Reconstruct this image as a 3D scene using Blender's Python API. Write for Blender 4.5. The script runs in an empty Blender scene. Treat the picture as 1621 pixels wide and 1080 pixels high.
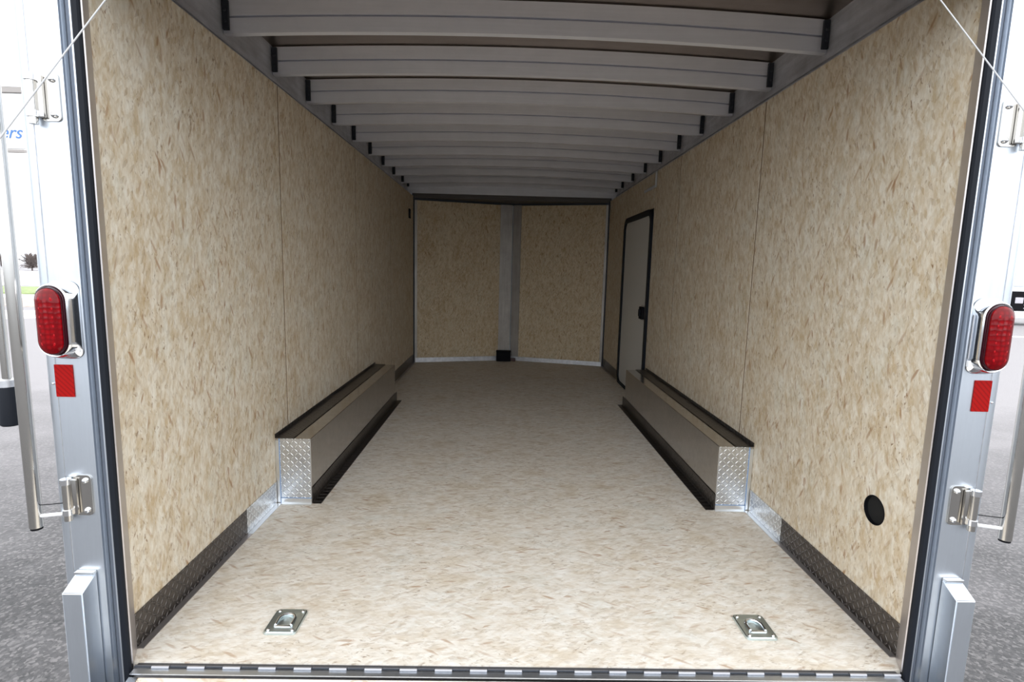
import bpy, bmesh, math, random
from mathutils import Matrix, Vector
random.seed(4)
sc = bpy.context.scene
PI = math.pi

# ------------------------------------------------------------------ camera, sky, exposure
CAM = Vector((-0.0825, -1.5, 1.22255))
R_ = Vector((0.99959494, -0.01483275, 0.02428859))
D_ = Vector((0.02208969, -0.13373639, -0.99077072))
F_ = Vector((0.01794413, 0.99090593, -0.13335457))
cd = bpy.data.cameras.new('camera')
cam = bpy.data.objects.new('camera', cd)
sc.collection.objects.link(cam)
m = Matrix.Identity(4)
for i in range(3):
    m[i][0] = R_[i]; m[i][1] = -D_[i]; m[i][2] = -F_[i]; m[i][3] = CAM[i]
cam.matrix_world = m
cd.sensor_fit = 'HORIZONTAL'; cd.sensor_width = 36.0
cd.lens = 843.703 * 36 / 1621
cd.clip_start = 0.02; cd.clip_end = 500
sc.camera = cam

W = bpy.data.worlds.new('overcast_sky'); sc.world = W; W.use_nodes = True
wn = W.node_tree; wn.nodes.clear()
bg = wn.nodes.new('ShaderNodeBackground'); out = wn.nodes.new('ShaderNodeOutputWorld')
tc = wn.nodes.new('ShaderNodeTexCoord'); sx = wn.nodes.new('ShaderNodeSeparateXYZ')
rp = wn.nodes.new('ShaderNodeValToRGB'); ns = wn.nodes.new('ShaderNodeTexNoise')
mx = wn.nodes.new('ShaderNodeMixRGB'); mx.blend_type = 'MULTIPLY'; mx.inputs[0].default_value = 0.12
wn.links.new(tc.outputs['Generated'], sx.inputs[0]); wn.links.new(sx.outputs[2], rp.inputs[0])
rp.color_ramp.elements[0].position = 0.0; rp.color_ramp.elements[0].color = (0.80, 0.86, 0.93, 1)
rp.color_ramp.elements[1].position = 0.7; rp.color_ramp.elements[1].color = (0.96, 0.98, 1.0, 1)
ns.inputs['Scale'].default_value = 2.2; ns.inputs['Detail'].default_value = 4
wn.links.new(tc.outputs['Generated'], ns.inputs['Vector'])
wn.links.new(rp.outputs[0], mx.inputs[1]); wn.links.new(ns.outputs[0], mx.inputs[2])
wn.links.new(mx.outputs[0], bg.inputs[0]); bg.inputs[1].default_value = 1.0
wn.links.new(bg.outputs[0], out.inputs[0])

sc.view_settings.view_transform = 'Standard'; sc.view_settings.look = 'None'
sc.view_settings.gamma = 1.0; sc.view_settings.use_curve_mapping = False
sc.view_settings.exposure = 1.69
sc.cycles.max_bounces = 14; sc.cycles.diffuse_bounces = 9; sc.cycles.glossy_bounces = 6
sc.cycles.caustics_reflective = True
sc.cycles.use_denoising = True

# ------------------------------------------------------------------ helpers
def mk(name, bm, mat, parent=None, smooth=False, kind=None, label=None):
    bmesh.ops.recalc_face_normals(bm, faces=bm.faces)
    me = bpy.data.meshes.new(name); bm.to_mesh(me); bm.free()
    if smooth:
        me.polygons.foreach_set('use_smooth', [True] * len(me.polygons))
        if smooth == 'auto':
            me.set_sharp_from_angle(angle=0.6)
    if mat: me.materials.append(mat)
    o = bpy.data.objects.new(name, me); sc.collection.objects.link(o)
    if parent: o.parent = parent
    if kind: o['kind'] = kind
    if label: o['label'] = label
    return o
def tag(o, label, cat, group=None, kind=None):
    o['label'] = label; o['category'] = cat
    if group: o['group'] = group
    if kind: o['kind'] = kind
    return o
def thing(name, label, cat, loc=(0, 0, 0), group=None):
    o = bpy.data.objects.new(name, None); sc.collection.objects.link(o)
    o.location = loc; o.empty_display_size = 0.05
    return tag(o, label, cat, group)
def shift(bm, loc):
    bmesh.ops.translate(bm, verts=bm.verts, vec=loc); return bm
def box(bm, x0, x1, y0, y1, z0, z1, bev=0.0, seg=2):
    b2 = bmesh.new()
    vs = [b2.verts.new((x, y, z)) for x in sorted((x0, x1)) for y in sorted((y0, y1)) for z in sorted((z0, z1))]
    for f in ((0, 1, 3, 2), (4, 6, 7, 5), (0, 4, 5, 1), (2, 3, 7, 6), (0, 2, 6, 4), (1, 5, 7, 3)):
        b2.faces.new([vs[i] for i in f])
    if bev: bmesh.ops.bevel(b2, geom=b2.edges[:], offset=bev, segments=seg, profile=0.6, affect='EDGES')
    add(bm, b2); return bm
def add(bm, b2, mat=None):
    if mat: bmesh.ops.transform(b2, matrix=mat, verts=b2.verts)
    me = bpy.data.meshes.new('tmp'); b2.to_mesh(me); b2.free(); bm.from_mesh(me); bpy.data.meshes.remove(me)
    return bm
def B(*a, **k): return box(bmesh.new(), *a, **k)
def loft(bm, loops, cap0=True, cap1=True, cyc=False):
    L = [[bm.verts.new(p) for p in lp] for lp in loops]
    n = len(L[0]); rng = range(len(L)) if cyc else range(len(L) - 1)
    for i in rng:
        a, b = L[i], L[(i + 1) % len(L)]
        for j in range(n):
            k = (j + 1) % n
            bm.faces.new((a[j], a[k], b[k], b[j]))
    if not cyc:
        if cap0: bm.faces.new(L[0][::-1])
        if cap1: bm.faces.new(L[-1])
    return bm
def tube(bm, p, q, r, n=14, r2=None):
    p, q = Vector(p), Vector(q); d = (q - p).normalized()
    a = d.orthogonal().normalized(); b = d.cross(a); r2 = r if r2 is None else r2
    ring = lambda c, rr: [c + a * rr * math.cos(2 * PI * i / n) + b * rr * math.sin(2 * PI * i / n) for i in range(n)]
    return loft(bm, [ring(p, r), ring(q, r2)])
def path(bm, pts, r, n=8):
    pts = [Vector(p) for p in pts]; loops = []; a = None
    for i, p in enumerate(pts):
        d = (pts[min(i + 1, len(pts) - 1)] - pts[max(i - 1, 0)]).normalized()
        a = d.orthogonal().normalized() if a is None else (a - d * a.dot(d)).normalized()
        b = d.cross(a)
        loops.append([p + a * r * math.cos(2 * PI * k / n) + b * r * math.sin(2 * PI * k / n) for k in range(n)])
    return loft(bm, loops)
def bolt(bm, c, ax, r=0.006, h=0.005):
    # domed bolt head, axis direction ax
    c = Vector(c); ax = Vector(ax).normalized(); a = ax.orthogonal().normalized(); b = ax.cross(a)
    loops = []
    for t, rr in ((-0.2, 1.0), (0.25, 1.0), (0.7, 0.8), (1.0, 0.35)):
        loops.append([c + ax * h * t + (a * math.cos(2 * PI * i / 12) + b * math.sin(2 * PI * i / 12)) * r * rr for i in range(12)])
    return loft(bm, loops)
def rrect(w, h, r, n=6):
    P = []
    for cx, cy, a0 in ((w / 2 - r, h / 2 - r, 0), (-w / 2 + r, h / 2 - r, 90), (-w / 2 + r, -h / 2 + r, 180), (w / 2 - r, -h / 2 + r, 270)):
        for i in range(n + 1):
            a = math.radians(a0 + 90 * i / n); P.append((cx + r * math.cos(a), cy + r * math.sin(a)))
    return P
def rect_hole(bm, a0, a1, b0, b1, ca, cb, r, t0, t1, f, n=32):
    """plate with a round hole: f(a, b, t) -> point"""
    ang = sorted([2 * PI * i / n for i in range(n)] + [math.atan2(y - cb, x - ca) % (2 * PI) for x in (a0, a1) for y in (b0, b1)])
    O, I = [], []
    for t in ang:
        dx, dy = math.cos(t), math.sin(t); k = 1e9
        if dx > 1e-9: k = min(k, (a1 - ca) / dx)
        if dx < -1e-9: k = min(k, (a0 - ca) / dx)
        if dy > 1e-9: k = min(k, (b1 - cb) / dy)
        if dy < -1e-9: k = min(k, (b0 - cb) / dy)
        O.append((ca + dx * k, cb + dy * k)); I.append((ca + dx * r, cb + dy * r))
    return loft(bm, [[f(*p, t0) for p in O], [f(*p, t1) for p in O], [f(*p, t1) for p in I], [f(*p, t0) for p in I]], cyc=True)

# ------------------------------------------------------------------ materials
class NT:
    def __init__(s, name):
        s.m = bpy.data.materials.new(name); s.m.use_nodes = True; s.t = s.m.node_tree
        s.b = s.t.nodes['Principled BSDF']
    def n(s, typ, **k):
        nd = s.t.nodes.new(typ)
        for a, v in k.items(): setattr(nd, a, v)
        return nd
    def l(s, a, b): s.t.links.new(a, b)
    def math(s, op, a, b=None, c=None, clamp=False):
        nd = s.n('ShaderNodeMath', operation=op); nd.use_clamp = clamp
        for i, v in enumerate((a, b, c)):
            if v is None: continue
            if isinstance(v, (int, float)): nd.inputs[i].default_value = v
            else: s.l(v, nd.inputs[i])
        return nd.outputs[0]
    def ramp(s, fac, stops, interp='LINEAR'):
        nd = s.n('ShaderNodeValToRGB'); cr = nd.color_ramp; cr.interpolation = interp
        while len(cr.elements) < len(stops): cr.elements.new(0.5)
        for e, (p, c) in zip(cr.elements, stops):
            e.position = p; e.color = (*c, 1) if len(c) == 3 else c
        s.l(fac, nd.inputs[0]); return nd.outputs[0]
    def mix(s, fac, a, b, mode='MIX'):
        nd = s.n('ShaderNodeMixRGB', blend_type=mode)
        for i, v in enumerate((fac, a, b)):
            if isinstance(v, (int, float)): nd.inputs[i].default_value = v
            elif isinstance(v, tuple): nd.inputs[i].default_value = (*v, 1)
            else: s.l(v, nd.inputs[i])
        return nd.outputs[0]
    def noise(s, vec, scale, detail=3, rough=0.5):
        nd = s.n('ShaderNodeTexNoise'); nd.inputs['Scale'].default_value = scale
        nd.inputs['Detail'].default_value = detail; nd.inputs['Roughness'].default_value = rough
        if vec is not None: s.l(vec, nd.inputs['Vector'])
        return nd
    def coords(s, plane):
        """object coordinates laid out on a plane: (across grain, along grain, piece seed)"""
        tcn = s.n('ShaderNodeTexCoord'); sp = s.n('ShaderNodeSeparateXYZ'); s.l(tcn.outputs['Object'], sp.inputs[0])
        oi = s.n('ShaderNodeObjectInfo'); cb = s.n('ShaderNodeCombineXYZ')
        i, j = {'side': (1, 2), 'nose': (0, 2), 'floor': (1, 0)}[plane]
        s.l(sp.outputs[i], cb.inputs[0]); s.l(sp.outputs[j], cb.inputs[1])
        s.l(s.math('MULTIPLY', oi.outputs['Random'], 40.0), cb.inputs[2])
        return cb.outputs[0]
    def xform(s, vec, rot, sxv, syv, off=0.0):
        mp = s.n('ShaderNodeMapping'); mp.vector_type = 'TEXTURE' if False else 'POINT'
        r = s.n('ShaderNodeVectorRotate', rotation_type='Z_AXIS'); s.l(vec, r.inputs['Vector']); r.inputs['Angle'].default_value = rot
        s.l(r.outputs[0], mp.inputs['Vector']); mp.inputs['Scale'].default_value = (sxv, syv, 1); mp.inputs['Location'].default_value = (off, off * 1.7, off)
        return mp.outputs[0]
    def bump(s, h, strength, dist):
        nd = s.n('ShaderNodeBump'); nd.inputs['Strength'].default_value = strength; nd.inputs['Distance'].default_value = dist
        s.l(h, nd.inputs['Height']); s.l(nd.outputs[0], s.b.inputs['Normal'])

def simple(name, col, rough=0.5, metal=0.0, **k):
    t = NT(name); t.b.inputs['Base Color'].default_value = (*col, 1)
    t.b.inputs['Roughness'].default_value = rough; t.b.inputs['Metallic'].default_value = metal
    for a, v in k.items(): t.b.inputs[a.replace('_', ' ')].default_value = v
    return t.m

def osb(name, plane, base, pale, tan, dark, fleck_amt=0.10, contrast=1.0):
    """oriented strand board: wafer-like chips of wood pressed flat, with thin dark flecks"""
    t = NT(name); v = t.coords(plane)
    wob = t.noise(v, 9.0, 2)
    vm = t.n('ShaderNodeVectorMath', operation='MULTIPLY_ADD'); t.l(wob.outputs['Color'], vm.inputs[0])
    vm.inputs[1].default_value = (0.02, 0.02, 0.0); t.l(v, vm.inputs[2]); v2 = vm.outputs[0]
    big = t.noise(v, 3.0, 4, 0.6).outputs[0]
    col = t.mix(t.ramp(big, [(0.35, (0, 0, 0)), (0.65, (1, 1, 1))]), base, tan)
    def chips(rot, across, along, off):
        vo = t.n('ShaderNodeTexVoronoi', voronoi_dimensions='2D'); vo.inputs['Scale'].default_value = 1.0
        t.l(t.xform(v2, rot, across, along, off), vo.inputs['Vector'])
        sp = t.n('ShaderNodeSeparateColor'); t.l(vo.outputs['Color'], sp.inputs[0])
        return sp.outputs[0], sp.outputs[1], vo.outputs['Distance']
    hs = []
    for rot, ac, al, off in ((0.12, 90, 26, 0.0), (-0.45, 120, 40, 5.3), (0.5, 105, 34, 11.1)):
        r, g, d = chips(rot, ac, al, off)
        cc = t.ramp(r, [(0.0, dark), (0.06, tan), (0.40, base), (0.8, pale), (1.0, pale)])
        col = t.mix(0.24 * contrast, col, cc)
        hs.append(r)
    # soft mottling, then irregular darker strands
    clump = t.ramp(t.noise(t.xform(v, 0.3, 8, 5, 31.0), 1.0, 4, 0.7).outputs[0], [(0.40, (0.12, 0.12, 0.12)), (0.60, (1, 1, 1))])
    mot = t.noise(t.xform(v2, 0.05, 34, 12), 1.0, 4, 0.6).outputs[0]
    col = t.mix(t.ramp(mot, [(0.52, (0, 0, 0)), (0.72, (0.55 * contrast,) * 3)]), col, pale)
    col = t.mix(t.ramp(mot, [(0.28, (0.6 * contrast,) * 3), (0.46, (0, 0, 0))]), col, tan)
    for rot, ac, al, off, lo, hi, k in ((0.2, 95, 30, 3.1, 0.635, 0.72, 0.75), (-0.4, 120, 42, 8.4, 0.65, 0.73, 0.75), (0.7, 80, 22, 1.4, 0.67, 0.75, 0.6)):
        q = t.noise(t.xform(v2, rot, ac, al, off), 1.0, 3, 0.55).outputs[0]
        col = t.mix(t.math('MULTIPLY', t.ramp(q, [(lo - 0.02, (0, 0, 0)), (hi, (min(0.98, k * fleck_amt * 10),) * 3)]), clump), col, dark)
    for rot, ac, al, off, th in ((-0.5, 62, 11, 2.2, 0.965), (0.3, 75, 15, 6.2, 0.965), (0.02, 50, 12, 4.4, 0.975)):
        r, g, d = chips(rot, ac, al, off)
        am = t.math('MULTIPLY', t.math('GREATER_THAN', r, th), t.ramp(d, [(0.18, (1, 1, 1)), (0.42, (0, 0, 0))]))
        col = t.mix(t.math('MULTIPLY', am, t.math('MULTIPLY_ADD', g, 0.5, 0.2)), col, tuple(x * y for x, y in zip(dark, (1.35, 1.15, 1.0))))
    blo = t.noise(t.xform(v, 0, 9, 5, 20.0), 1.0, 3, 0.6)
    col = t.mix(0.42, col, t.ramp(blo.outputs[0], [(0.30, (0.76, 0.66, 0.50)), (0.46, (1, 1, 1)), (0.52, (1, 1, 1)), (0.70, (0.88, 0.93, 0.95))]), 'MULTIPLY')
    fine = t.noise(t.xform(v, 0, 260, 30), 1.0, 3).outputs[0]
    col = t.mix(0.55, col, t.ramp(fine, [(0.3, (0.78, 0.76, 0.72)), (0.6, (1.0, 1.0, 1.0))]), 'MULTIPLY')
    t.l(col, t.b.inputs['Base Color'])
    t.b.inputs['Roughness'].default_value = 0.62
    t.b.inputs['Specular IOR Level'].default_value = 0.35
    h = t.math('ADD', t.math('ADD', hs[0], hs[1]), t.math('MULTIPLY', fine, 0.8))
    t.bump(h, 0.35, 0.0012)
    return t.m

WALLC = dict(base=(0.67, 0.585, 0.455), pale=(0.80, 0.755, 0.66), tan=(0.53, 0.405, 0.25), dark=(0.24, 0.14, 0.065), contrast=1.35, fleck_amt=0.13)
M_wall = osb('strand_board_wall', 'side', **WALLC)
M_nose = osb('strand_board_nose', 'nose', **{**WALLC, 'base': (0.67, 0.545, 0.37), 'pale': (0.76, 0.67, 0.50), 'tan': (0.54, 0.39, 0.22)})
M_floor = osb('strand_board_floor', 'floor', base=(0.72, 0.665, 0.585), pale=(0.82, 0.80, 0.76), tan=(0.59, 0.51, 0.41), dark=(0.28, 0.20, 0.13), fleck_amt=0.11, contrast=1.2)

def metal(name, col, rough, streak=None, amt=0.12, bump=0.0):
    t = NT(name); tcn = t.n('ShaderNodeTexCoord')
    mp = t.n('ShaderNodeMapping'); t.l(tcn.outputs['Object'], mp.inputs[0]); mp.inputs['Scale'].default_value = streak or (40, 40, 3)
    a = t.noise(mp.outputs[0], 1.0, 4, 0.6).outputs[0]
    b = t.noise(tcn.outputs['Object'], 7.0, 4, 0.6).outputs[0]
    f = t.math('ADD', t.math('MULTIPLY', a, 0.5), t.math('MULTIPLY', b, 0.5))
    lo = tuple(c * (1 - amt) for c in col)
    t.l(t.ramp(f, [(0.35, lo), (0.62, col)]), t.b.inputs['Base Color'])
    t.b.inputs['Metallic'].default_value = 1.0
    t.l(t.math('MULTIPLY_ADD', f, -0.25, rough + 0.12, clamp=True), t.b.inputs['Roughness'])
    if bump: t.bump(a, 0.3, bump)
    return t.m
M_post = metal('brushed_post_aluminium', (0.71, 0.755, 0.815), 0.40)
M_alu = metal('mill_aluminium', (0.66, 0.64, 0.62), 0.20, (3, 40, 40))
M_rail = metal('rail_aluminium', (0.62, 0.62, 0.64), 0.45, (30, 4, 30), 0.3)
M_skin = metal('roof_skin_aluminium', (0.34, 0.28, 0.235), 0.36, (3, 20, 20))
M_bow = metal('roof_bow_aluminium', (0.80, 0.81, 0.86), 0.62, (2, 60, 60), 0.08)
M_bow.node_tree.nodes['Principled BSDF'].inputs['Metallic'].default_value = 0.55
M_side = metal('side_rail_aluminium', (0.72, 0.74, 0.80), 0.5, (30, 4, 30), 0.35)
M_side.node_tree.nodes['Principled BSDF'].inputs['Metallic'].default_value = 0.6
M_jamb = simple('jamb_galvanised', (0.62, 0.58, 0.57), 0.35, 0.9)
M_chrome = simple('chrome', (0.85, 0.86, 0.88), 0.12, 1.0)
M_steel = metal('stainless_steel', (0.58, 0.56, 0.53), 0.18)
M_zinc = metal('zinc_plate', (0.62, 0.70, 0.70), 0.38)
M_rubber = simple('black_rubber', (0.008, 0.010, 0.015), 0.6, Specular_IOR_Level=0.2)
M_black = simple('black_plastic', (0.003, 0.003, 0.005), 0.7, Specular_IOR_Level=0.15)
M_dark = simple('black_opening', (0.004, 0.004, 0.004), 0.9)
M_door = simple('door_white_skin', (0.62, 0.62, 0.60), 0.45)
M_shell = simple('outer_white_skin', (0.72, 0.74, 0.76), 0.35)
M_bright = simple('bright_trim', (0.80, 0.82, 0.84), 0.30, 1.0)
M_col = metal('column_aluminium', (0.40, 0.37, 0.34), 0.55, (40, 40, 3), 0.2)
M_hdark = simple('hinge_dark_grey', (0.12, 0.12, 0.13), 0.5, 0.8)  # darker grey of the floor leaf and alternate knuckles
M_knuck = simple('knuckle_grey', (0.38, 0.38, 0.40), 0.45, 0.8)
M_groove = simple('post_groove_grey', (0.16, 0.18, 0.22), 0.5, 0.6)
M_joint = simple('board_joint_brown', (0.22, 0.15, 0.09), 0.8)
M_film = simple('blue_film_edge', (0.22, 0.32, 0.50), 0.4)
M_cable = simple('cable_grey_coated', (0.42, 0.42, 0.43), 0.4)
M_white = simple('white_paint', (0.82, 0.82, 0.82), 0.45)
M_clip = simple('bow_clip_dark', (0.03, 0.035, 0.045), 0.5, 0.4)

def tread(name, plane, col, rough, cell=0.021, spec=1.0):
    t = NT(name); tcn = t.n('ShaderNodeTexCoord'); sp = t.n('ShaderNodeSeparateXYZ'); t.l(tcn.outputs['Object'], sp.inputs[0])
    i, j = {'yz': (1, 2), 'xz': (0, 2), 'xy': (0, 1)}[plane]
    u = t.math('MULTIPLY', sp.outputs[i], 1 / cell); v = t.math('MULTIPLY', sp.outputs[j], 1 / cell)
    fu, fv = t.math('FLOOR', u), t.math('FLOOR', v)
    par = t.math('MODULO', t.math('ABSOLUTE', t.math('ADD', fu, fv)), 2.0)
    pu = t.math('SUBTRACT', t.math('SUBTRACT', u, fu), 0.5); pv = t.math('SUBTRACT', t.math('SUBTRACT', v, fv), 0.5)
    a = t.math('MULTIPLY', t.math('ADD', pu, pv), 0.7071); b = t.math('MULTIPLY', t.math('SUBTRACT', pu, pv), 0.7071)
    dif = t.math('SUBTRACT', b, a)
    p = t.math('MULTIPLY_ADD', dif, par, a); q = t.math('MULTIPLY_ADD', dif, t.math('MULTIPLY', par, -1.0), b)
    e = t.math('ADD', t.math('POWER', t.math('ABSOLUTE', t.math('MULTIPLY', p, 1 / 0.55)), 2.0),
               t.math('POWER', t.math('ABSOLUTE', t.math('MULTIPLY', q, 1 / 0.17)), 2.0))
    h = t.math('SUBTRACT', 1.0, e, clamp=True); h = t.math('POWER', h, 0.6)
    nz = t.noise(tcn.outputs['Object'], 14.0, 4).outputs[0]
    t.l(t.mix(h, t.ramp(nz, [(0.3, tuple(c * 0.8 for c in col)), (0.7, col)]), tuple(min(1, c * 1.25) for c in col)), t.b.inputs['Base Color'])
    t.b.inputs['Metallic'].default_value = 1.0; t.b.inputs['Roughness'].default_value = rough
    t.bump(h, 1.0, 0.0035)
    return t.m
M_tread_side = tread('treadplate_dark_side', 'yz', (0.15, 0.138, 0.132), 0.34)
M_tread_flat = tread('treadplate_dark_flat', 'xy', (0.15, 0.138, 0.132), 0.34)
M_tread_highlight = tread('treadplate_highlight_side', 'yz', (0.78, 0.80, 0.83), 0.30)  # kick strip metal with a highlight put into its base colour
M_tread_cap = tread('treadplate_bright_cap', 'xz', (0.78, 0.80, 0.83), 0.33)

def lens_mat():
    t = NT('red_lens'); tcn = t.n('ShaderNodeTexCoord')
    vo = t.n('ShaderNodeTexVoronoi'); vo.inputs['Scale'].default_value = 70.0; vo.inputs['Randomness'].default_value = 0.25
    t.l(tcn.outputs['Object'], vo.inputs['Vector'])
    t.l(t.ramp(vo.outputs['Distance'], [(0.1, (0.27, 0.001, 0.004)), (0.6, (0.14, 0.0, 0.002))]), t.b.inputs['Base Color'])
    t.b.inputs['Roughness'].default_value = 0.12; t.bump(vo.outputs['Distance'], 0.25, 0.002)
    t.b.inputs['Specular IOR Level'].default_value = 0.25
    return t.m
M_lens = lens_mat()
M_led = simple('red_led', (0.36, 0.002, 0.006), 0.3, Specular_IOR_Level=0.2)
M_lensrim = simple('dark_red_rim', (0.03, 0.0, 0.004), 0.2)
def refl_mat():
    t = NT('red_reflective_tape'); tcn = t.n('ShaderNodeTexCoord'); sp = t.n('ShaderNodeSeparateXYZ'); t.l(tcn.outputs['Object'], sp.inputs[0])
    a = t.math('SINE', t.math('MULTIPLY', t.math('ADD', sp.outputs[0], sp.outputs[2]), 420.0))
    t.l(t.ramp(a, [(0.0, (0.32, 0.002, 0.001)), (0.9, (0.22, 0.001, 0.001))]), t.b.inputs['Base Color'])
    t.b.inputs['Roughness'].default_value = 0.6; t.b.inputs['Specular IOR Level'].default_value = 0.15
    return t.m
M_refl = refl_mat()

def ground_mat():
    t = NT('aggregate_pavement'); tcn = t.n('ShaderNodeTexCoord'); v = tcn.outputs['Object']
    vo = t.n('ShaderNodeTexVoronoi'); vo.inputs['Scale'].default_value = 70.0; t.l(v, vo.inputs['Vector'])
    sp = t.n('ShaderNodeSeparateColor'); t.l(vo.outputs['Color'], sp.inputs[0])
    n1 = t.noise(v, 1.3, 5, 0.6).outputs[0]; n2 = t.noise(v, 30.0, 3, 0.7).outputs[0]
    c = t.ramp(sp.outputs[0], [(0.0, (0.012, 0.011, 0.012)), (0.6, (0.06, 0.056, 0.057)), (1.0, (0.30, 0.285, 0.28))])
    c = t.mix(0.5, c, t.ramp(n2, [(0.35, (0.02, 0.019, 0.02)), (0.7, (0.13, 0.125, 0.128))]))
    c = t.mix(0.45, c, t.ramp(n1, [(0.3, (0.55, 0.54, 0.55)), (0.7, (1.0, 1.0, 1.0))]), 'MULTIPLY')
    wv = t.noise(v, 2.0, 4); vm = t.n('ShaderNodeVectorMath', operation='MULTIPLY_ADD'); t.l(wv.outputs['Color'], vm.inputs[0]); vm.inputs[1].default_value = (0.5, 0.5, 0); t.l(v, vm.inputs[2])
    cr = t.n('ShaderNodeTexVoronoi', feature='DISTANCE_TO_EDGE', voronoi_dimensions='2D'); cr.inputs['Scale'].default_value = 0.9; t.l(vm.outputs[0], cr.inputs['Vector'])
    crack = t.ramp(cr.outputs['Distance'], [(0.004, (1, 1, 1)), (0.012, (0, 0, 0))])
    c = t.mix(t.math('MULTIPLY', crack, 0.75), c, (0.03, 0.028, 0.028))
    # pavement colour mixed paler out on the lot, darker by the trailer door
    sp2 = t.n('ShaderNodeSeparateXYZ'); t.l(v, sp2.inputs[0])
    q = t.math('ADD', t.math('MULTIPLY', sp2.outputs[1], 0.16), t.math('MULTIPLY_ADD', n1, 0.8, -0.55))
    c = t.mix(t.ramp(q, [(0.0, (0, 0, 0)), (0.9, (0.8, 0.8, 0.8))]), c, (0.36, 0.345, 0.355))
    c = t.mix(1.0, c, (0.78, 0.76, 0.76), 'MULTIPLY')
    t.l(c, t.b.inputs['Base Color']); t.b.inputs['Roughness'].default_value = 0.6
    t.bump(t.math('ADD', sp.outputs[0], n2), 0.8, 0.006)
    return t.m
def patch_mat(name, c0, c1, scale=2.0):
    t = NT(name); tcn = t.n('ShaderNodeTexCoord'); n1 = t.noise(tcn.outputs['Object'], scale, 6, 0.65).outputs[0]
    t.l(t.ramp(n1, [(0.35, c0), (0.65, c1)]), t.b.inputs['Base Color']); t.b.inputs['Roughness'].default_value = 0.9
    t.bump(n1, 0.5, 0.03); return t.m

# ------------------------------------------------------------------ sizes
X = 1.225; L = 5.32; APX = (0.015, 5.665); TOP = 2.095; S = 1.30
BOWY = [0.455, 0.945, 1.43, 1.905, 2.395, 2.89, 3.40, 3.91, 4.42, 4.92, 5.27]
BZ = 2.188; BH = 0.135; CR = 0.035

# ------------------------------------------------------------------ ground and what lies on it
M_ground = ground_mat()
bm = bmesh.new(); g = 160
vs = [bm.verts.new(p) for p in ((-g, -60, -0.6), (g, -60, -0.6), (g, 180, -0.6), (-g, 180, -0.6))]; bm.faces.new(vs)
mk('ground', bm, M_ground, kind='structure', label='grey aggregate pavement around the trailer')
def patch(name, x0, x1, y0, y1, z, mat, label, cat, wob=0.6):
    bm = bmesh.new(); n = 40; low = []; hi = []
    for i in range(n + 1):
        x = x0 + (x1 - x0) * i / n
        low.append((x, y0 + random.uniform(-wob, wob), -0.6)); hi.append((x, y1 + random.uniform(-wob, wob), -0.6))
    a = [bm.verts.new(p) for p in low]; b = [bm.verts.new(p) for p in hi]
    a2 = [bm.verts.new((p[0], p[1] + 0.05, -0.6 + z)) for p in low]; b2 = [bm.verts.new((p[0], p[1] - 0.05, -0.6 + z)) for p in hi]
    for i in range(n):
        bm.faces.new((a[i], a[i + 1], a2[i + 1], a2[i])); bm.faces.new((a2[i], a2[i + 1], b2[i + 1], b2[i])); bm.faces.new((b2[i], b2[i + 1], b[i + 1], b[i]))
    for q in ((a[0], a2[0], b2[0], b[0]), (a[-1], b[-1], b2[-1], a2[-1])): bm.faces.new(q)
    o = mk(name, bm, mat); tag(o, label, cat, kind='stuff' if cat != 'line' else None); return o
M_snow = patch_mat('snow', (0.72, 0.74, 0.78), (0.88, 0.89, 0.92), 1.0)
M_grass = patch_mat('winter_lawn', (0.16, 0.22, 0.07), (0.30, 0.36, 0.16), 3.0)
M_dirt = patch_mat('brown_gravel', (0.30, 0.25, 0.22), (0.44, 0.39, 0.36), 4.0)
patch('snow', -110, -18, 34, 70, 0.06, M_snow, 'broad white snowfield beyond the green verge, left of the trailer', 'snow', 0.9)
patch('grass', -70, -14, 25.5, 31.5, 0.07, M_grass, 'strip of green winter grass behind the left post', 'grass', 0.15)
patch('snow', -60, -14, 23.0, 24.6, 0.05, M_snow, 'narrow snow line along the near edge of the grass', 'snow', 0.2)
patch('gravel', -60, -12, 18.5, 22.5, 0.03, M_dirt, 'band of brown gravel in front of the left grass strip', 'gravel', 0.3)
patch('snow', -50, -10, 14.6, 16.6, 0.05, M_snow, 'low snow patch nearest the trailer on the left pavement', 'snow', 0.5)
patch('gravel', 12, 80, 28, 48, 0.03, M_dirt, 'brown gravel behind the parked white truck', 'gravel', 0.4)
ln = patch('painted_line', 12, 60, 15.75, 16.1, 0.006, M_white, 'white painted line on the pavement before the parked truck', 'line', 0.02)

# bare shrubs on the far left
M_bark = simple('bare_twigs', (0.16, 0.13, 0.12), 0.9)
def shrub(x, y, h, lab):
    t = thing('bare_shrub', lab, 'shrub', (x, y, -0.6), 'bare shrubs on the horizon')
    tr = bmesh.new(); tw = bmesh.new()
    tube(tr, (0, 0, 0), (0, 0, h * 0.35), 0.10, 7, 0.07)
    for i in range(150):
        a = random.uniform(0, 2 * PI); r = random.uniform(0.2, 1.0) * h * 0.58; z = random.uniform(0.15, 1.0) * h
        r *= math.sqrt(max(0.1, 1 - ((z / h - 0.55) / 0.55) ** 2))
        p = Vector((0, 0, random.uniform(0.1, 0.35) * h)); q = Vector((r * math.cos(a), r * math.sin(a), z))
        path(tw, [p, (p + q) / 2 + Vector((0, 0, 0.1 * h)), q], 0.035, 4)
        for k in range(4):
            e = q + Vector([random.uniform(-0.12, 0.12) * h for _ in range(3)]); tube(tw, (p + q) / 2 if k % 2 else q, e, 0.025, 4, 0.01)
    mk('trunk', tr, M_bark, t); mk('twigs', tw, M_bark, t, kind='stuff')
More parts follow.
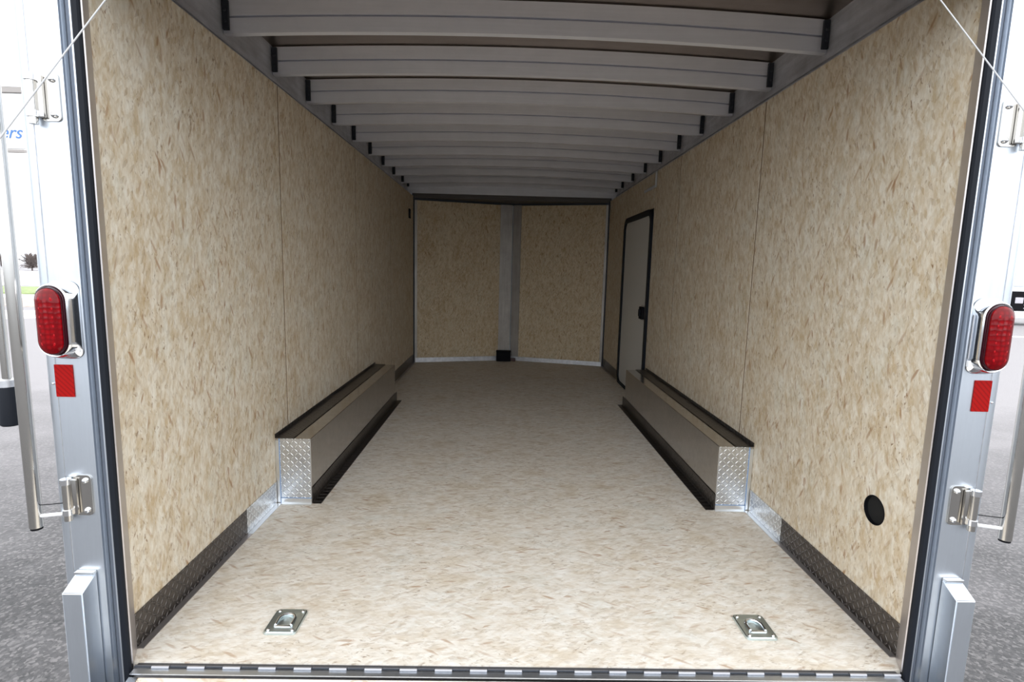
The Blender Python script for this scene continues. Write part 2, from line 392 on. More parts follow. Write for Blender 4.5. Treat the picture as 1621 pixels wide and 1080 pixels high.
for x, y, h, lab in ((-76.4, 75, 2.4, 'bare leafless shrub on the horizon, leftmost of the row'), (-73.2, 75, 2.5, 'bare leafless shrub on the horizon just left of the steel bar'),
                     (-69.7, 75, 2.6, 'bare leafless shrub on the horizon between steel bar and left post'), (-66.3, 75, 2.4, 'bare leafless shrub on the horizon beside the left post edge')):
    shrub(x, y, h, lab)

# sign board on a pole, far left
sg = thing('sign_board', 'white sign board with blue lettering on a pole behind the left post', 'sign', (-12.9, 12.1, -0.6))
o = mk('pole', tube(bmesh.new(), (0, 0.1, 0), (0, 0.1, 6.2), 0.07, 12), M_alu, sg, 'auto')
mk('board', B(-0.75, 1.20, -0.05, 0.03, 4.42, 5.68, bev=0.01), M_white, sg)
mk('rail', B(-0.78, 1.50, -0.09, 0.03, 5.70, 5.82, bev=0.01), simple('sign_rail', (0.36, 0.33, 0.31), 0.6), sg, label='grey brown top rail')
mk('header_panel', B(-0.78, 1.46, -0.05, 0.03, 5.84, 5.86), M_white, sg)
mk('lower_rail', B(-0.75, 1.18, -0.08, 0.03, 4.33, 4.40, bev=0.01), bpy.data.materials['sign_rail'], sg, label='grey brown lower rail')
tx = bpy.data.curves.new('lettering', 'FONT'); tx.body = 'ers'; tx.size = 0.42; tx.shear = 0.35; tx.extrude = 0.004; tx.align_x = 'RIGHT'
M_blue = simple('blue_lettering', (0.07, 0.20, 0.50), 0.5); tx.materials.append(M_blue)
tmp = bpy.data.objects.new('lettering_curve', tx); sc.collection.objects.link(tmp); bpy.context.view_layer.update()
tme = bpy.data.meshes.new_from_object(tmp.evaluated_get(bpy.context.evaluated_depsgraph_get())); bpy.data.objects.remove(tmp)
to = bpy.data.objects.new('lettering', tme); sc.collection.objects.link(to); to.parent = sg; to.location = (1.14, -0.056, 4.66); to.rotation_euler = (PI / 2, 0, 0)

# white truck, far right
tk = thing('parked_truck', 'white truck with black grille parked beyond the right post', 'truck', (22.1, 20.5, -0.6))
bm = B(-1.0, 1.0, 0.1, 2.0, 0.75, 2.55, bev=0.12, seg=3); mk('cab', bm, M_white, tk, 'auto')
mk('cargo_box', B(-1.1, 1.1, 2.15, 6.2, 0.95, 2.50, bev=0.03), M_white, tk)
bm = B(-1.0, 1.0, 0.0, 0.09, 0.62, 1.42, bev=0.03); gr = mk('grille', bm, M_black, tk)
for s in (-1, 1):
    mk('headlamp', B(s * 0.62 - 0.17, s * 0.62 + 0.17, -0.02, 0.02, 0.92, 1.17, bev=0.02), simple('headlamp_grey', (0.5, 0.48, 0.52), 0.2), gr)
for k in range(5): mk('grille_bar', B(-0.40, 0.40, -0.012, 0.005, 0.70 + 0.14 * k, 0.74 + 0.14 * k), M_chrome, gr)
mk('windscreen', B(-0.86, 0.86, 0.07, 0.11, 1.62, 2.30, bev=0.015), simple('truck_glass', (0.55, 0.6, 0.65), 0.1), tk)
mk('bumper', B(-1.05, 1.05, -0.12, 0.14, 0.28, 0.60, bev=0.04, seg=3), M_shell, tk, 'auto')
mk('chassis', B(-0.6, 0.6, 0.2, 6.0, 0.35, 0.74), M_black, tk)
for y in (0.75, 5.0):
    for s in (-1, 1):
        wb = bmesh.new(); tube(wb, (s * 0.78, y, 0.38), (s * 1.02, y, 0.38), 0.38, 24); wh = mk('wheel', wb, M_rubber, tk, 'auto')
        hb = bmesh.new(); tube(hb, (s * 1.0, y, 0.38), (s * 1.035, y, 0.38), 0.2, 18); mk('hub', hb, M_alu, wh, 'auto')

# ------------------------------------------------------------------ trailer shell
mk('floor', B(-X - 0.005, X + 0.005, 0.008, L, -0.03, 0.0), M_floor, kind='structure', label='pale strand board trailer floor')
bm = bmesh.new()
tri = [(-X, L), (X, L), APX]
loft(bm, [[(x, y, -0.03) for x, y in tri], [(x, y, 0.0) for x, y in tri]])
mk('floor_nose', bm, M_floor, bpy.data.objects['floor'])
mk('trim_1', B(-1.385, 1.385, 0.03, L, -0.20, -0.032), M_alu, kind='structure', label='aluminium floor frame under the trailer')

def wall(side):
    s = -1 if side == 'left' else 1
    w = mk('wall_' + side, B(s * 1.241, s * 1.383, 0.08, L, -0.03, TOP), M_shell, kind='structure', label='trailer %s wall lined with strand board panels' % side)
    xa, xb = s * X, s * (X + 0.012)
    g = 0.0065
    def P(y0, y1, z0=0.0, z1=TOP): mk('wall_panel', B(xa, xb, y0 + g, y1 - g, z0, z1, bev=0.0012, seg=1), M_wall, w)
    if s < 0:
        for a, b in ((0.03, 1.302), (1.302, 2.69), (2.69, 3.95), (3.95, L)): P(a, b)
    else:
        # first panel has the round vent hole
        bm = bmesh.new()
        rect_hole(bm, 0.03 + g, 0.50, 0.20, 0.64, 0.242, 0.422, 0.050, xa, xb, lambda a, b, t: (t, a, b))
        P2 = mk('wall_panel', bm, M_wall, w)
        b2 = bmesh.new(); box(b2, xa, xb, 0.03 + g, 1.312 - g, 0.64, TOP); box(b2, xa, xb, 0.03 + g, 1.312 - g, 0.0, 0.20); box(b2, xa, xb, 0.50, 1.312 - g, 0.20, 0.64)
        me = P2.data; b3 = bmesh.new(); b3.from_mesh(me); t_ = bpy.data.meshes.new('t'); b2.to_mesh(t_); b2.free(); b3.from_mesh(t_); bmesh.ops.remove_doubles(b3, verts=b3.verts, dist=1e-5)
        b3.to_mesh(me); b3.free(); bpy.data.meshes.remove(t_)
        P(1.312, 2.61); P(2.61, 3.285); P(4.40, L); P(3.285, 4.40, 1.79, TOP)
    mk('board_backing', B(s * 1.2374, s * 1.2405, 0.09, L - 0.01, 0.0, TOP - 0.01), M_dark, w)
    for ys in ((1.302, 2.69, 3.95) if s < 0 else (1.312, 2.61)):
        mk('joint_strip', B(s * (X + 0.0012), s * (X + 0.012), ys - 0.0062, ys + 0.0062, 0.0, TOP - 0.002), M_joint, w)
    # thin dark corner bead and the grey rail over the boards
    mk('corner_trim', B(s * (X - 0.014), s * X, L - 0.03, L - 0.002, 0.0, 2.09), M_clip, w)
    return w
WL, WR = wall('left'), wall('right')
for s, nm in ((-1, 'left'), (1, 'right')):
    t = bmesh.new()
    box(t, s * 1.2415, s * S, 0.03, L, TOP + 0.001, TOP + 0.012)          # ledge
    box(t, s * S, s * 1.383, 0.08, L, TOP + 0.001, 2.36)
    box(t, s * (S - 0.008), s * S, 0.03, L, 2.155, 2.163)             # fine rib
    mk('trim_%d' % (2 if s < 0 else 3), t, M_side, kind='structure', label='aluminium upper rail above the %s wall boards' % nm)

# nose wall: two slanted panels meeting at a metal centre column
nw = bmesh.new()
def slab(bm, p, q, z0, z1, th):
    p, q = Vector((*p, 0)), Vector((*q, 0)); d = (q - p).normalized(); n = Vector((-d.y, d.x, 0)) * th
    lo = [p, q, q + n, p + n]
    return loft(bm, [[(v.x, v.y, z0) for v in lo], [(v.x, v.y, z1) for v in lo]])
slab(nw, (-1.383, L + 0.03), (APX[0], APX[1] + 0.03), -0.03, 2.36, 0.06); slab(nw, (APX[0], APX[1] + 0.03), (1.383, L + 0.03), -0.03, 2.36, 0.06)
NW = mk('wall_back', nw, M_shell, kind='structure', label='v-shaped nose wall at the far end of the trailer')
dl = (Vector((-X, L)) - Vector(APX)); dr = (Vector((X, L)) - Vector(APX))
def along(d, k): v = Vector(APX) + d * k; return (v.x, v.y)
NT0 = 2.052
mk('wall_panel', slab(bmesh.new(), along(dl, 0.985), along(dl, 0.10), 0.0, NT0, 0.012), M_nose, NW)
mk('wall_panel', slab(bmesh.new(), along(dr, 0.08), along(dr, 0.985), 0.0, NT0, 0.012), M_nose, NW)
def inset(p, k): return (p[0], p[1] - k)
mk('centre_column', slab(bmesh.new(), inset(along(dl, 0.125), 0.012), inset(along(dl, 0.0), 0.030), 0.0, NT0, 0.010), M_col, NW)
mk('centre_column', slab(bmesh.new(), inset(along(dr, 0.01), 0.014), inset(along(dr, 0.095), 0.016), 0.0, NT0, 0.010), M_col, NW)
mk('corner_trim', slab(bmesh.new(), inset(along(dl, 0.995), 0.008), inset(along(dl, 0.965), 0.008), 0.0, NT0, 0.006), M_col, NW)
mk('corner_trim', slab(bmesh.new(), inset(along(dr, 0.965), 0.008), inset(along(dr, 0.995), 0.008), 0.0, NT0, 0.006), M_col, NW)
mk('baseboard_back', slab(slab(bmesh.new(), inset(along(dl, 0.98), 0.018), inset(along(dl, 0.0), 0.036), 0.0, 0.06, 0.006), inset(along(dr, 0.0), 0.036), inset(along(dr, 0.98), 0.018), 0.0, 0.055, 0.006), M_rail, kind='structure', label='bright metal kick strip at the foot of the nose wall')
# nose ceiling with a dark header lip
bm = bmesh.new(); tri = [(-1.24, L - 0.02), (1.24, L - 0.02), (1.2, L + 0.02), (APX[0], APX[1] + 0.02), (-1.2, L + 0.02)]
loft(bm, [[(x, y, NT0 + 0.022) for x, y in tri], [(x, y, NT0 + 0.05) for x, y in tri]])
box(bm, -1.24, 1.24, L - 0.022, L - 0.008, NT0 + 0.051, 2.37)
mk('nose_header', B(-1.298, 1.298, L - 0.034, L - 0.023, 2.128, 2.36), M_bow, NW)
mk('nose_ceiling', bm, simple('dark_header', (0.10, 0.09, 0.085), 0.6), NW)
capb = bmesh.new(); tri = [(-1.383, L - 0.01), (1.383, L - 0.01), (APX[0], APX[1] + 0.09)]
loft(capb, [[(x, y, 2.361) for x, y in tri], [(x, y, 2.385) for x, y in tri]]); mk('nose_cap', capb, M_shell, NW)
mk('top_trim', slab(slab(bmesh.new(), inset(along(dl, 0.99), 0.01), inset(along(dl, 0.0), 0.012), NT0 - 0.004, NT0 + 0.02, 0.008), inset(along(dr, 0.0), 0.012), inset(along(dr, 0.99), 0.01), NT0 - 0.004, NT0 + 0.02, 0.008), M_clip, NW)

# ------------------------------------------------------------------ roof
def crown(x): return CR * (1 - (x / S) ** 2)
bm = bmesh.new(); n = 16; top = []; bot = []
for i in range(n + 1):
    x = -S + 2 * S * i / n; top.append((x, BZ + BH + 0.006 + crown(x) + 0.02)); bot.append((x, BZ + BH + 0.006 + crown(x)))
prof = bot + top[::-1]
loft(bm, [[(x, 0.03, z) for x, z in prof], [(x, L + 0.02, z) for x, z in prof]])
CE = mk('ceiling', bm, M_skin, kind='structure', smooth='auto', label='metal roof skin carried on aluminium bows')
def bow_mesh():
    """hat-shaped bow: a web towards the doors with a fine groove, a bottom flange and a rear web"""
    bm = bmesh.new()
    pr = [(0.0, BH), (0.0, BH * 0.53), (0.016, BH * 0.525), (0.016, BH * 0.455), (-0.002, BH * 0.45), (-0.002, 0.0),
          (0.030, 0.0), (0.030, 0.006), (0.019, 0.008), (0.019, BH - 0.005), (0.028, BH - 0.004), (0.028, BH)]
    loops = []
    for i in range(n + 1):
        x = -S + 0.002 + 2 * (S - 0.002) * i / n
        loops.append([(x, y, BZ + z + crown(x)) for y, z in pr])
    return loft(bm, loops)
b0 = mk('roof_bow', bow_mesh(), M_bow, CE); b0.location.y = BOWY[0]
def clip_mesh(s):
    bm = bmesh.new(); box(bm, s * (S - 0.030), s * (S - 0.003), -0.014, -0.002, BZ + 0.012, BZ + BH - 0.004, bev=0.002, seg=1)
    bolt(bm, (s * (S - 0.016), -0.014, BZ + 0.045), (0, -1, 0), 0.006, 0.006); bolt(bm, (s * (S - 0.016), -0.014, BZ + 0.09), (0, -1, 0), 0.006, 0.006)
    return bm
cl = [mk('end_clip', clip_mesh(s), M_clip, b0) for s in (-1, 1)]
for y in BOWY[1:]:
    b = b0.copy(); sc.collection.objects.link(b); b.parent = CE; b.location.y = y
    for c in cl:
        c2 = c.copy(); sc.collection.objects.link(c2); c2.parent = b

# ------------------------------------------------------------------ kick strips along the walls
def strip(s, name, y0, y1, lab, ya=None, yb=None):
    x = s * (X - 0.001)
    st = mk(name, B(x, s * (X - 0.004), y0, y1, 0.004, 0.115), M_tread_side, kind='structure', label=lab)
    mk('floor_flange', B(s * (X - 0.004), s * (X - 0.026), y0, y1, 0.0005, 0.003), M_jamb, st)
    return st
for s, nm in ((-1, 'left'), (1, 'right')):
    st = strip(s, 'baseboard_' + nm, 0.062, 0.80, 'dark diamond plate kick strip on the %s wall near the door' % nm)
    mk('highlight_end', B(s * (X - 0.001), s * (X - 0.0045), 0.802, 1.118, 0.004, 0.118), M_tread_highlight, st, label='diamond plate strip end with painted highlight')  # highlight on the kick strip, painted as a brighter end section
    mk('highlight_flange', B(s * (X - 0.0045), s * (X - 0.028), 0.802, 1.118, 0.0005, 0.0032), M_bright, st)  # same painted highlight carried onto the floor flange
    strip(s, 'baseboard_' + nm, 3.345 if s < 0 else 4.46, L - 0.03, 'dark kick strip on the %s wall beyond the wheel box' % nm)

# ------------------------------------------------------------------ wheel boxes
for s, nm in ((-1, 'left'), (1, 'right')):
    y0, y1 = 1.13, 3.24; w = s * 1.045; h = 0.345; xw = s * (X - 0.002)
    t = thing('wheel_box', 'long low aluminium wheel box against the %s wall' % nm, 'wheel box', (s * 1.13, 2.2, 0), 'wheel boxes along the walls')
    o = Vector((s * 1.13, 2.2, 0)); mv = lambda bm: shift(bm, -o)
    mk('box_body', mv(B(w, xw, y0, y1, 0.003, h, bev=0.002, seg=1)), M_alu, t)
    # wall-side angle on the box top
    a = bmesh.new(); box(a, xw, s * (X - 0.005), y0 - 0.004, y1, h + 0.001, h + 0.022); box(a, s * (X - 0.005), s * 1.130, y0 - 0.004, y1, h + 0.001, h + 0.004)
    mk('top_flashing', mv(a), M_tread_flat, t, label='dark diamond plate angle along the wall')
    a = bmesh.new(); box(a, w - s * 0.001, w - s * 0.004, y0 - 0.004, y1 + 0.06, 0.004, 0.085); box(a, w - s * 0.004, s * 0.998, y0 - 0.004, y1 + 0.06, 0.0006, 0.004)
    mk('floor_flashing', mv(a), M_tread_side, t, label='dark diamond plate angle along the floor')
    cp = mk('front_plate', mv(B(w, s * 1.202, y0 - 0.006, y0 - 0.001, 0.03, h, bev=0.001, seg=1)), M_tread_cap, t, label='bright diamond plate end')
    mk('edge_flange', mv(B(s * 1.203, xw, y0 - 0.005, y0 - 0.001, 0.004, h - 0.01)), M_bright, t)
    mk('edge_flange', mv(B(w, s * 1.202, y0 - 0.022, y0 - 0.006, 0.0006, 0.003)), M_bright, t)
    mk('front_foot', mv(B(w, s * 1.202, y0 - 0.008, y0 - 0.001, 0.003, 0.0295)), M_bright, t)
    mk('film_edge', mv(B(s * 1.199, s * 1.204, y0 - 0.0085, y0 - 0.005, 0.004, h)), M_film, cp, label='blue film line')
    mk('film_edge', mv(B(w, s * 1.204, y0 - 0.0085, y0 - 0.0062, 0.029, 0.033)), M_film, cp, label='blue film line')

# ------------------------------------------------------------------ side door in the right wall
def ydoor(y0, y1, z0, z1, r, grow=0.0):
    w, h = y1 - y0 + 2 * grow, z1 - z0 + 2 * grow; cy, cz = (y0 + y1) / 2, (z0 + z1) / 2
    return [(cy + a, cz + b) for a, b in rrect(w, h, r + grow, 8)]
leaf = bmesh.new(); pr = ydoor(3.345, 4.335, 0.03, 1.735, 0.07)
loft(leaf, [[(X + 0.014, a, b) for a, b in pr], [(X - 0.001, a, b) for a, b in pr]])
D = mk('door_1', leaf, M_door, kind='structure', label='white side door with black rubber frame in the right wall')
fr = bmesh.new(); pin = ydoor(3.345, 4.335, 0.03, 1.735, 0.07, 0.002); pout = ydoor(3.345, 4.335, 0.03, 1.735, 0.07, 0.052)
loft(fr, [[(X + 0.012, a, b) for a, b in pout], [(X - 0.016, a, b) for a, b in pout], [(X - 0.016, a, b) for a, b in pin], [(X + 0.012, a, b) for a, b in pin]], cyc=True)
for v in fr.verts: v.co.z = max(v.co.z, 0.002)
mk('door_frame', fr, M_rubber, D)
lt = mk('latch', B(X - 0.030, X - 0.001, 3.40, 3.50, 0.79, 0.905, bev=0.006), M_black, D)
mk('latch_paddle', B(X - 0.042, X - 0.030, 3.425, 3.475, 0.815, 0.88, bev=0.004), M_rubber, lt)
mk('latch_plate', B(X - 0.004, X - 0.0011, 3.385, 3.515, 0.775, 0.92, bev=0.001), M_rail, lt)

# small things fixed on the walls
t = thing('vent_hole', 'round black vent opening low on the right wall', 'vent', (X, 0.242, 0.422))
bm = bmesh.new()
ringp = lambda x, r: [(x, r * math.cos(2 * PI * i / 32), r * math.sin(2 * PI * i / 32)) for i in range(32)]
loft(bm, [ringp(0.0, 0.0495), ringp(0.0125, 0.049), ringp(0.0125, 0.002)], cap0=False)
mk('vent_cup', bm, M_dark, t, 'auto')
bm = bmesh.new(); loft(bm, [ringp(-0.0005, 0.0515), ringp(-0.002, 0.051), ringp(-0.002, 0.0485), ringp(0.010, 0.0485)], cap0=False, cap1=False)
mk('rim', bm, M_black, t, 'auto')
bm = bmesh.new(); box(bm, X - 0.016, X - 0.003, 3.22, 3.245, 1.955, TOP - 0.003, bev=0.003); box(bm, X - 0.016, X - 0.003, 3.245, 3.60, 1.955, 1.980, bev=0.003)
tag(mk('conduit_bracket', bm, M_bright), 'small l-shaped grey conduit high on the right wall', 'conduit')
t = thing('wall_switch', 'small dark plate high at the far end of left wall', 'switch', (-X, 5.0, 1.85))
mk('plate', B(0.001, 0.012, -0.05, 0.05, -0.055, 0.055, bev=0.004), M_black, t)
mk('rocker', B(0.012, 0.018, -0.02, 0.02, -0.03, 0.03, bev=0.002), M_clip, t)
t = thing('battery_box', 'small black box on the floor against the nose column', 'box', (-0.065, 5.555, 0.0))
mk('case', B(-0.095, 0.095, -0.05, 0.05, 0.001, 0.125, bev=0.008), M_black, t, 'auto')
mk('lid', B(-0.098, 0.098, -0.053, 0.053, 0.126, 0.140, bev=0.004), M_black, t, 'auto')
mk('plug', B(0.096, 0.16, -0.02, 0.02, 0.001, 0.04, bev=0.006), simple('brown_plug', (0.06, 0.02, 0.015), 0.5), t, label='dark brown plug')
#wb = bmesh.new(); path(wb, [(-0.03, 0.045, 0.14), (-0.03, 0.07, 0.22), (-0.01, 0.085, 0.30)], 0.006); mk('lead', wb, M_black, t)

# ------------------------------------------------------------------ recessed tie-down rings in the floor
def tie_down(loc, lab, base=None):
    if base:
        r = base.copy(); sc.collection.objects.link(r); r.location = loc; r['label'] = lab
        for c in base.children:
            k = c.copy(); sc.collection.objects.link(k); k.parent = r
            for d in c.children:
                e = d.copy(); sc.collection.objects.link(e); e.parent = k
        return r
    t = thing('floor_tie_down', lab, 'tie-down', loc, 'tie-down rings in the floor')
    N = 36; loops = []
    def sq(w, h, r, z):
        out = []
        P = rrect(w, h, r, 8); return [(a, b, z) for a, b in P]
    outer = lambda g, z: sq(0.108 + g, 0.126 + g, 0.014, z)
    n_ = len(outer(0, 0))
    def circ(r, z):   # matched to rrect angles
        return [(r * math.cos(math.atan2(p[1], p[0])), r * 1.12 * math.sin(math.atan2(p[1], p[0])), z) for p in outer(0, 0)]
    bm = bmesh.new()
    loft(bm, [outer(0.002, 0.0005), outer(0.0, 0.007), outer(-0.006, 0.0095), outer(-0.012, 0.0085), circ(0.041, 0.0085), circ(0.037, 0.007), circ(0.028, 0.003), circ(0.012, 0.0015)], cap0=True)
    pl = mk('pan', bm, M_zinc, t, 'auto')
    for a in (-1, 1):
        for b in (-1, 1):
            mk('bolt', bolt(bmesh.new(), (a * 0.040, b * 0.049, 0.009), (0, 0, 1), 0.0058, 0.004), M_chrome, t, 'auto')
    pts = [(0.026, -0.024, 0.009)] + [(0.027 * math.cos(x), 0.004 + 0.029 * math.sin(x), 0.010) for x in [PI * k / 12 for k in range(13)]] + [(-0.026, -0.024, 0.009)]
    mk('ring', path(bmesh.new(), pts, 0.0045, 8), M_chrome, t, 'auto')
    mk('ring_bracket', B(-0.028, 0.028, -0.033, -0.024, 0.003, 0.0105, bev=0.003), M_chrome, t, 'auto')
    return t
t1 = tie_down((-0.804, 0.197, 0), 'recessed metal tie-down ring in the floor, the left of two')
tie_down((0.820, 0.199, 0), 'recessed metal tie-down ring in the floor, the right of two', t1)

# ------------------------------------------------------------------ rear door frame posts
def post(s, nm):
    t = thing('rear_post', 'bright aluminium rear corner post on the %s of the opening' % nm, 'post', (s * 1.28, 0, -0.35), 'rear corner posts')
    z0, z1 = 0.0, 2.75
    def ext(prof, a=z0, b=z1):
        p = [(s * x - s * 1.28, y) for x, y in prof]
        return loft(bmesh.new(), [[(x, y, a) for x, y in p], [(x, y, b) for x, y in p]])
    body = [(1.2405, 0.075), (1.2405, 0.012), (1.2455, 0.0), (1.345, 0.0)]
    for k in range(7):
        a = PI / 2 * k / 6; body.append((1.350 + 0.035 * math.sin(a), 0.036 - 0.035 * math.cos(a)))
    body += [(1.385, 0.079), (1.385, 0.0795)]
    mk('post_body', ext(body), M_post, t, 'auto')
    mk('ridge', ext([(1.2455, 0.002), (1.2465, -0.007), (1.2515, -0.007), (1.2535, -0.0005)]), M_post, t)
    mk('groove', ext([(1.221, 0.012), (1.240, 0.012), (1.240, 0.009), (1.221, 0.009)]), M_groove, t)
    mk('ridge', ext([(1.211, 0.015), (1.211, -0.004), (1.2135, -0.006), (1.2195, -0.006), (1.2215, 0.0), (1.2215, 0.015)]), M_post, t)
    mk('jamb', ext([(1.188, -0.001), (1.191, -0.006), (1.195, 0.0), (1.195, 0.012), (1.224, 0.026), (1.224, 0.060), (1.217, 0.060)], 0.352, 2.42), M_jamb, t, label='pinkish grey inner jamb')
    seal = [(1.196, 0.010), (1.190, -0.004), (1.188, -0.012), (1.191, -0.018), (1.203, -0.019), (1.209, -0.014), (1.210, -0.004), (1.210, 0.010)]
    mk('rubber_seal', ext(seal, 0.30, 2.70), M_rubber, t, 'auto', label='black rubber door seal')
    # outer fold line and rivets
    mk('seam', ext([(1.3405, 0.001), (1.3405, -0.0012), (1.3425, -0.0012), (1.3425, 0.001)]), M_rail, t)
    for z in (0.53, 0.87, 1.60, 2.0):
        mk('rivet', shift(bolt(bmesh.new(), (0, 0, 0), (0, -1, 0), 0.0035, 0.003), (s * 0.072, -0.0005, 0.35 + z)), M_chrome, t)
    return t
PL, PR = post(-1, 'left'), post(1, 'right')
# header and sill of the rear frame
mk('trim_4', B(-1.186, 1.186, -0.004, 0.028, 2.02, 2.40), M_post, kind='structure', label='aluminium header over the rear opening')
mk('trim_5', B(-1.19, 1.19, -0.002, 0.006, -0.20, -0.012), M_rail, kind='structure', label='metal sill under the rear hinge')

# ------------------------------------------------------------------ lamps, reflectors, brackets on the posts
def tail_lamp(s, z, x, nm):
    t = thing('tail_lamp', 'oval red tail lamp in chrome housing on the %s post' % nm, 'lamp', (x, -0.002, z), 'tail lamps on the rear posts')
    def st(w, h, y, dx=0.0): return [(a + dx, y, b) for a, b in rrect(w, h, w / 2 - 0.0005, 10)]
    bm = bmesh.new(); dx = -s * (0.008 if s < 0 else 0.003)
    loft(bm, [[(a + dx, -0.0005, b) for a, b in rrect(0.094, 0.218, 0.030, 10)], [(a + dx * 0.9, -0.006, b) for a, b in rrect(0.092, 0.214, 0.034, 10)],
              st(0.091, 0.206, -0.012, dx * 0.5), st(0.090, 0.202, -0.030), st(0.084, 0.196, -0.034), st(0.078, 0.190, -0.033), st(0.076, 0.188, -0.026)], cap1=False)
    hs = mk('chrome_housing', bm, M_chrome, t, 'auto')
    mk('side_recess', B(-s * 0.0445, -s * 0.0505, -0.0075, -0.002, -0.065, 0.062, bev=0.001, seg=1), M_rail, hs)
    mk('tab', B(-s * 0.042, -s * 0.0505, -0.012, -0.002, -0.088, -0.070, bev=0.002), M_white, hs)
    bm = bmesh.new(); loft(bm, [st(0.0745, 0.1865, -0.024), st(0.0745, 0.1865, -0.037), st(0.071, 0.183, -0.041)]); rim = mk('lens_rim', bm, M_lensrim, t, 'auto')
    bm = bmesh.new(); loft(bm, [st(0.067, 0.179, -0.0405), st(0.065, 0.177, -0.044), st(0.052, 0.164, -0.049), st(0.030, 0.142, -0.052), st(0.010, 0.12, -0.053)]); ln = mk('lens', bm, M_lens, t, 'auto')
    bm = bmesh.new()
    for i in range(2):
        for j in range(6): bolt(bm, ((i - 0.5) * 0.024, -0.0505, (j - 2.5) * 0.024), (0, -1, 0), 0.0075, 0.0015)
    mk('led', bm, M_led, ln, 'auto', kind='stuff', label='bright red light dots')
    return t
tail_lamp(-1, 1.052, -1.311, 'left'); tail_lamp(1, 1.064, 1.306, 'right')
def reflector(x, z, nm):
    bm = bmesh.new(); P = rrect(0.051, 0.093, 0.0015, 3)
    loft(bm, [[(a, 0, b) for a, b in P], [(a, -0.0018, b) for a, b in P]])
    o = mk('reflector', bm, M_refl); o.location = (x, -0.0005, z)
    tag(o, 'red reflective rectangle under the %s tail lamp' % nm, 'reflector', 'reflectors on the rear posts')
reflector(-1.319, 0.879, 'left'); reflector(1.318, 0.889, 'right')

def bar_keeper(s, x, z, nm, ht):
    """keeper plate with two bolts, barrel and arm that carries the side bar"""
    t = thing('hinge_bracket', 'stainless hinge bracket %s on the %s post' % (ht, nm), 'hinge', (x, 0, z), 'hinge brackets on the rear posts')
    P = rrect(0.052, 0.122, 0.012, 5)
    bm = bmesh.new(); loft(bm, [[(a, -0.0005, b) for a, b in P], [(a, -0.004, b) for a, b in P]]); mk('plate', bm, M_steel, t, 'auto')
    for k in (-1, 1): mk('bolt', bolt(bmesh.new(), (-s * 0.010, -0.0045, k * 0.045), (0, -1, 0), 0.0085, 0.008), M_chrome, t, 'auto')
    bm = bmesh.new(); tube(bm, (s * 0.037, -0.0155, -0.072), (s * 0.037, -0.0155, 0.050), 0.0105, 16); mk('barrel', bm, M_steel, t, 'auto')
    box_ = bmesh.new(); box(box_, s * 0.010, s * 0.030, -0.014, -0.0045, -0.055, 0.052, bev=0.004); mk('knuckle_block', box_, M_steel, t, 'auto')
    for k in (-1, 1):
        mk('knuckle', tube(bmesh.new(), (s * 0.037, -0.0155, k * 0.046 - 0.008), (s * 0.037, -0.0155, k * 0.046 + 0.008), 0.014, 16), M_chrome, t, 'auto')
    return t
bar_keeper(-1, -1.293, 0.540, 'left', 'below the reflector'); bar_keeper(1, 1.293, 0.553, 'right', 'below the reflector')
bar_keeper(-1, -1.290, 1.643, 'left', 'above the tail lamp'); bar_keeper(1, 1.286, 1.649, 'right', 'above the tail lamp')

def side_bar(s, x, zb, nm):
    t = thing('lock_bar', 'vertical stainless bar hanging just outside the %s post' % nm, 'bar', (x, -0.002, zb), 'stainless bars beside the posts')
    bm = bmesh.new()
    ring = lambda r, z: [(r * math.cos(2 * PI * i / 20), r * math.sin(2 * PI * i / 20), z) for i in range(20)]
    loft(bm, [ring(0.0145, 0.0), ring(0.017, 0.003), ring(0.017, 1.9)]); mk('tube', bm, M_steel, t, 'auto')
    e = bmesh.new(); loft(e, [ring(0.015, -0.004), ring(0.015, 0.0005)]); mk('end_cap', e, M_black, t)
    mk('arm', tube(bmesh.new(), (-s * 0.017, 0, 0.037), (-s * 0.100, -0.008, 0.050), 0.0052, 10), M_white, t, 'auto', label='white connecting rod')
    mk('stay_wire', tube(bmesh.new(), (-s * 0.016, 0, 0.070), (-s * 0.100, -0.008, 0.082), 0.0014, 6), M_black, t)
    return t
side_bar(-1, -1.437, 0.437, 'left'); side_bar(1, 1.452, 0.446, 'right')
t = thing('bar_grip', 'black rubber grip hanging left of the left stainless bar', 'grip', (-1.527, 0.05, 0.735))
ring = lambda r, z: [(r * math.cos(2 * PI * i / 20), r * math.sin(2 * PI * i / 20), z) for i in range(20)]
bm = bmesh.new(); loft(bm, [ring(0.022, -0.004), ring(0.026, 0.0), ring(0.026, 0.108), ring(0.024, 0.112)]); mk('grip', bm, M_rubber, t, 'auto')
bm = bmesh.new(); loft(bm, [ring(0.023, 0.1125), ring(0.022, 0.132), ring(0.013, 0.136)]); mk('collar', bm, M_rail, t, 'auto')
bm = bmesh.new(); loft(bm, [ring(0.011, 0.1365), ring(0.011, 1.3)]); mk('rod', bm, M_steel, t, 'auto')

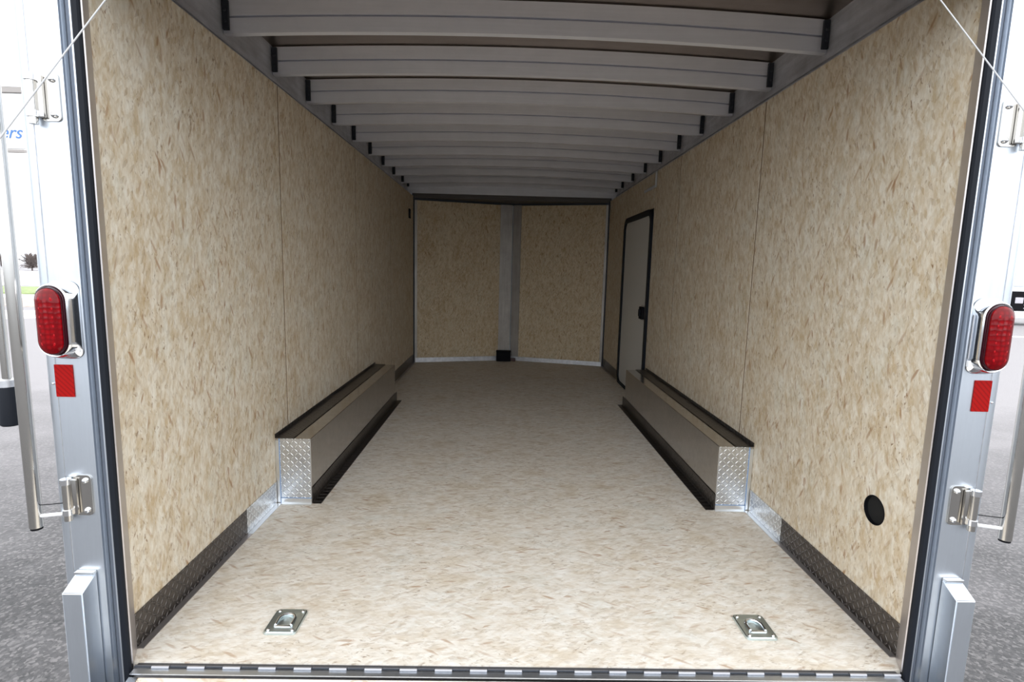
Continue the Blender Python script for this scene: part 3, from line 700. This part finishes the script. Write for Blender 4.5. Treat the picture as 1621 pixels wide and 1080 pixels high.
def bumper_block(s, x, z, nm):
    """square-section aluminium block with a sloping top at the post foot"""
    t = thing('stop_block', 'tall aluminium block with sloping top at the %s post foot' % nm, 'block', (x, 0, -0.3), 'aluminium blocks at the post feet')
    w = 0.029; zt = z + 0.3; b = bmesh.new()
    pr = [(-0.0015, 0), (-0.062, 0), (-0.062, zt - 0.034), (-0.0015, zt)]
    loft(b, [[(-w, y, q) for y, q in pr], [(w, y, q) for y, q in pr]])
    bmesh.ops.bevel(b, geom=b.edges[:], offset=0.0025, segments=2, affect='EDGES')
    mk('block_body', b, M_post, t, 'auto')
    mk('back_cap', B(-w + 0.002, w - 0.001, -0.016, -0.0012, zt - 0.004, zt + 0.004, bev=0.001), M_bright, t)
    return t
bumper_block(-1, -1.303, 0.302, 'left'); bumper_block(1, 1.306, 0.316, 'right')

# ------------------------------------------------------------------ ramp door, its hinge and cables
#
ang = math.atan2(0.53, 1.95)
rp_ = thing('ramp_door', 'lowered strand board ramp door below the opening', 'ramp', (0, -0.024, -0.012))
def ramp_box(*a, **k):
    b = B(*a, **k); bmesh.ops.rotate(b, verts=b.verts, cent=(0, 0, 0), matrix=Matrix.Rotation(ang, 3, 'X')); return b
mk('deck', ramp_box(-1.150, 1.150, -2.0, -0.014, -0.018, -0.001), M_floor, rp_)
mk('edge_rail', ramp_box(-1.178, -1.151, -2.0, -0.014, -0.04, 0.001), M_alu, rp_); mk('edge_rail', ramp_box(1.151, 1.178, -2.0, -0.014, -0.04, 0.001), M_alu, rp_)
mk('underframe', ramp_box(-1.15, 1.15, -2.0, -0.014, -0.04, -0.019), M_alu, rp_)
hg = thing('piano_hinge', 'long metal piano hinge across the foot of the opening', 'hinge', (0, -0.008, -0.004))
mk('leaf', B(-1.178, 1.178, -0.026, -0.006, -0.006, -0.0025), M_post, hg)
mk('floor_leaf', B(-1.178, 1.178, 0.0065, 0.0155, -0.003, 0.0), M_hdark, hg)
bm = bmesh.new(); tube(bm, (-1.18, 0, 0.0), (1.18, 0, 0.0), 0.0025, 8); mk('pin', bm, M_clip, hg)
k1 = bmesh.new(); tube(k1, (-0.0262, 0, 0), (0.0262, 0, 0), 0.0052, 10)
K1 = mk('knuckle', k1, M_knuck, hg, 'auto'); k2 = bmesh.new(); tube(k2, (-0.0262, 0, 0), (0.0262, 0, 0), 0.0036, 10); K2 = mk('knuckle', k2, M_hdark, hg, 'auto')
for i in range(44):
    src = K1 if i % 2 else K2
    o = src if i < 2 else src.copy()
    if i >= 2: sc.collection.objects.link(o); o.parent = hg
    o.location = (-1.154 + i * 0.0537, -0.001 if i % 2 else 0.003, 0.0 if i % 2 else 0.0)
for s, zb, za, nm in ((-1, -0.523, 1.999, 'left'), (1, -0.546, 1.974, 'right')):
    bm = bmesh.new(); tube(bm, (s * 1.14, -1.9, zb + 0.025), (s * 1.0, -0.03, za), 0.0016, 8)
    t = thing('ramp_cable', 'thin pale steel cable slanting down across the %s post' % nm, 'cable', (0, 0, 0), 'ramp cables')
    mk('strand', bm, M_cable, t, 'auto')
    mk('eye_bolt', tube(bmesh.new(), (s * 1.0, -0.040, za), (s * 1.0, -0.005, za), 0.007, 10), M_chrome, t, 'auto')
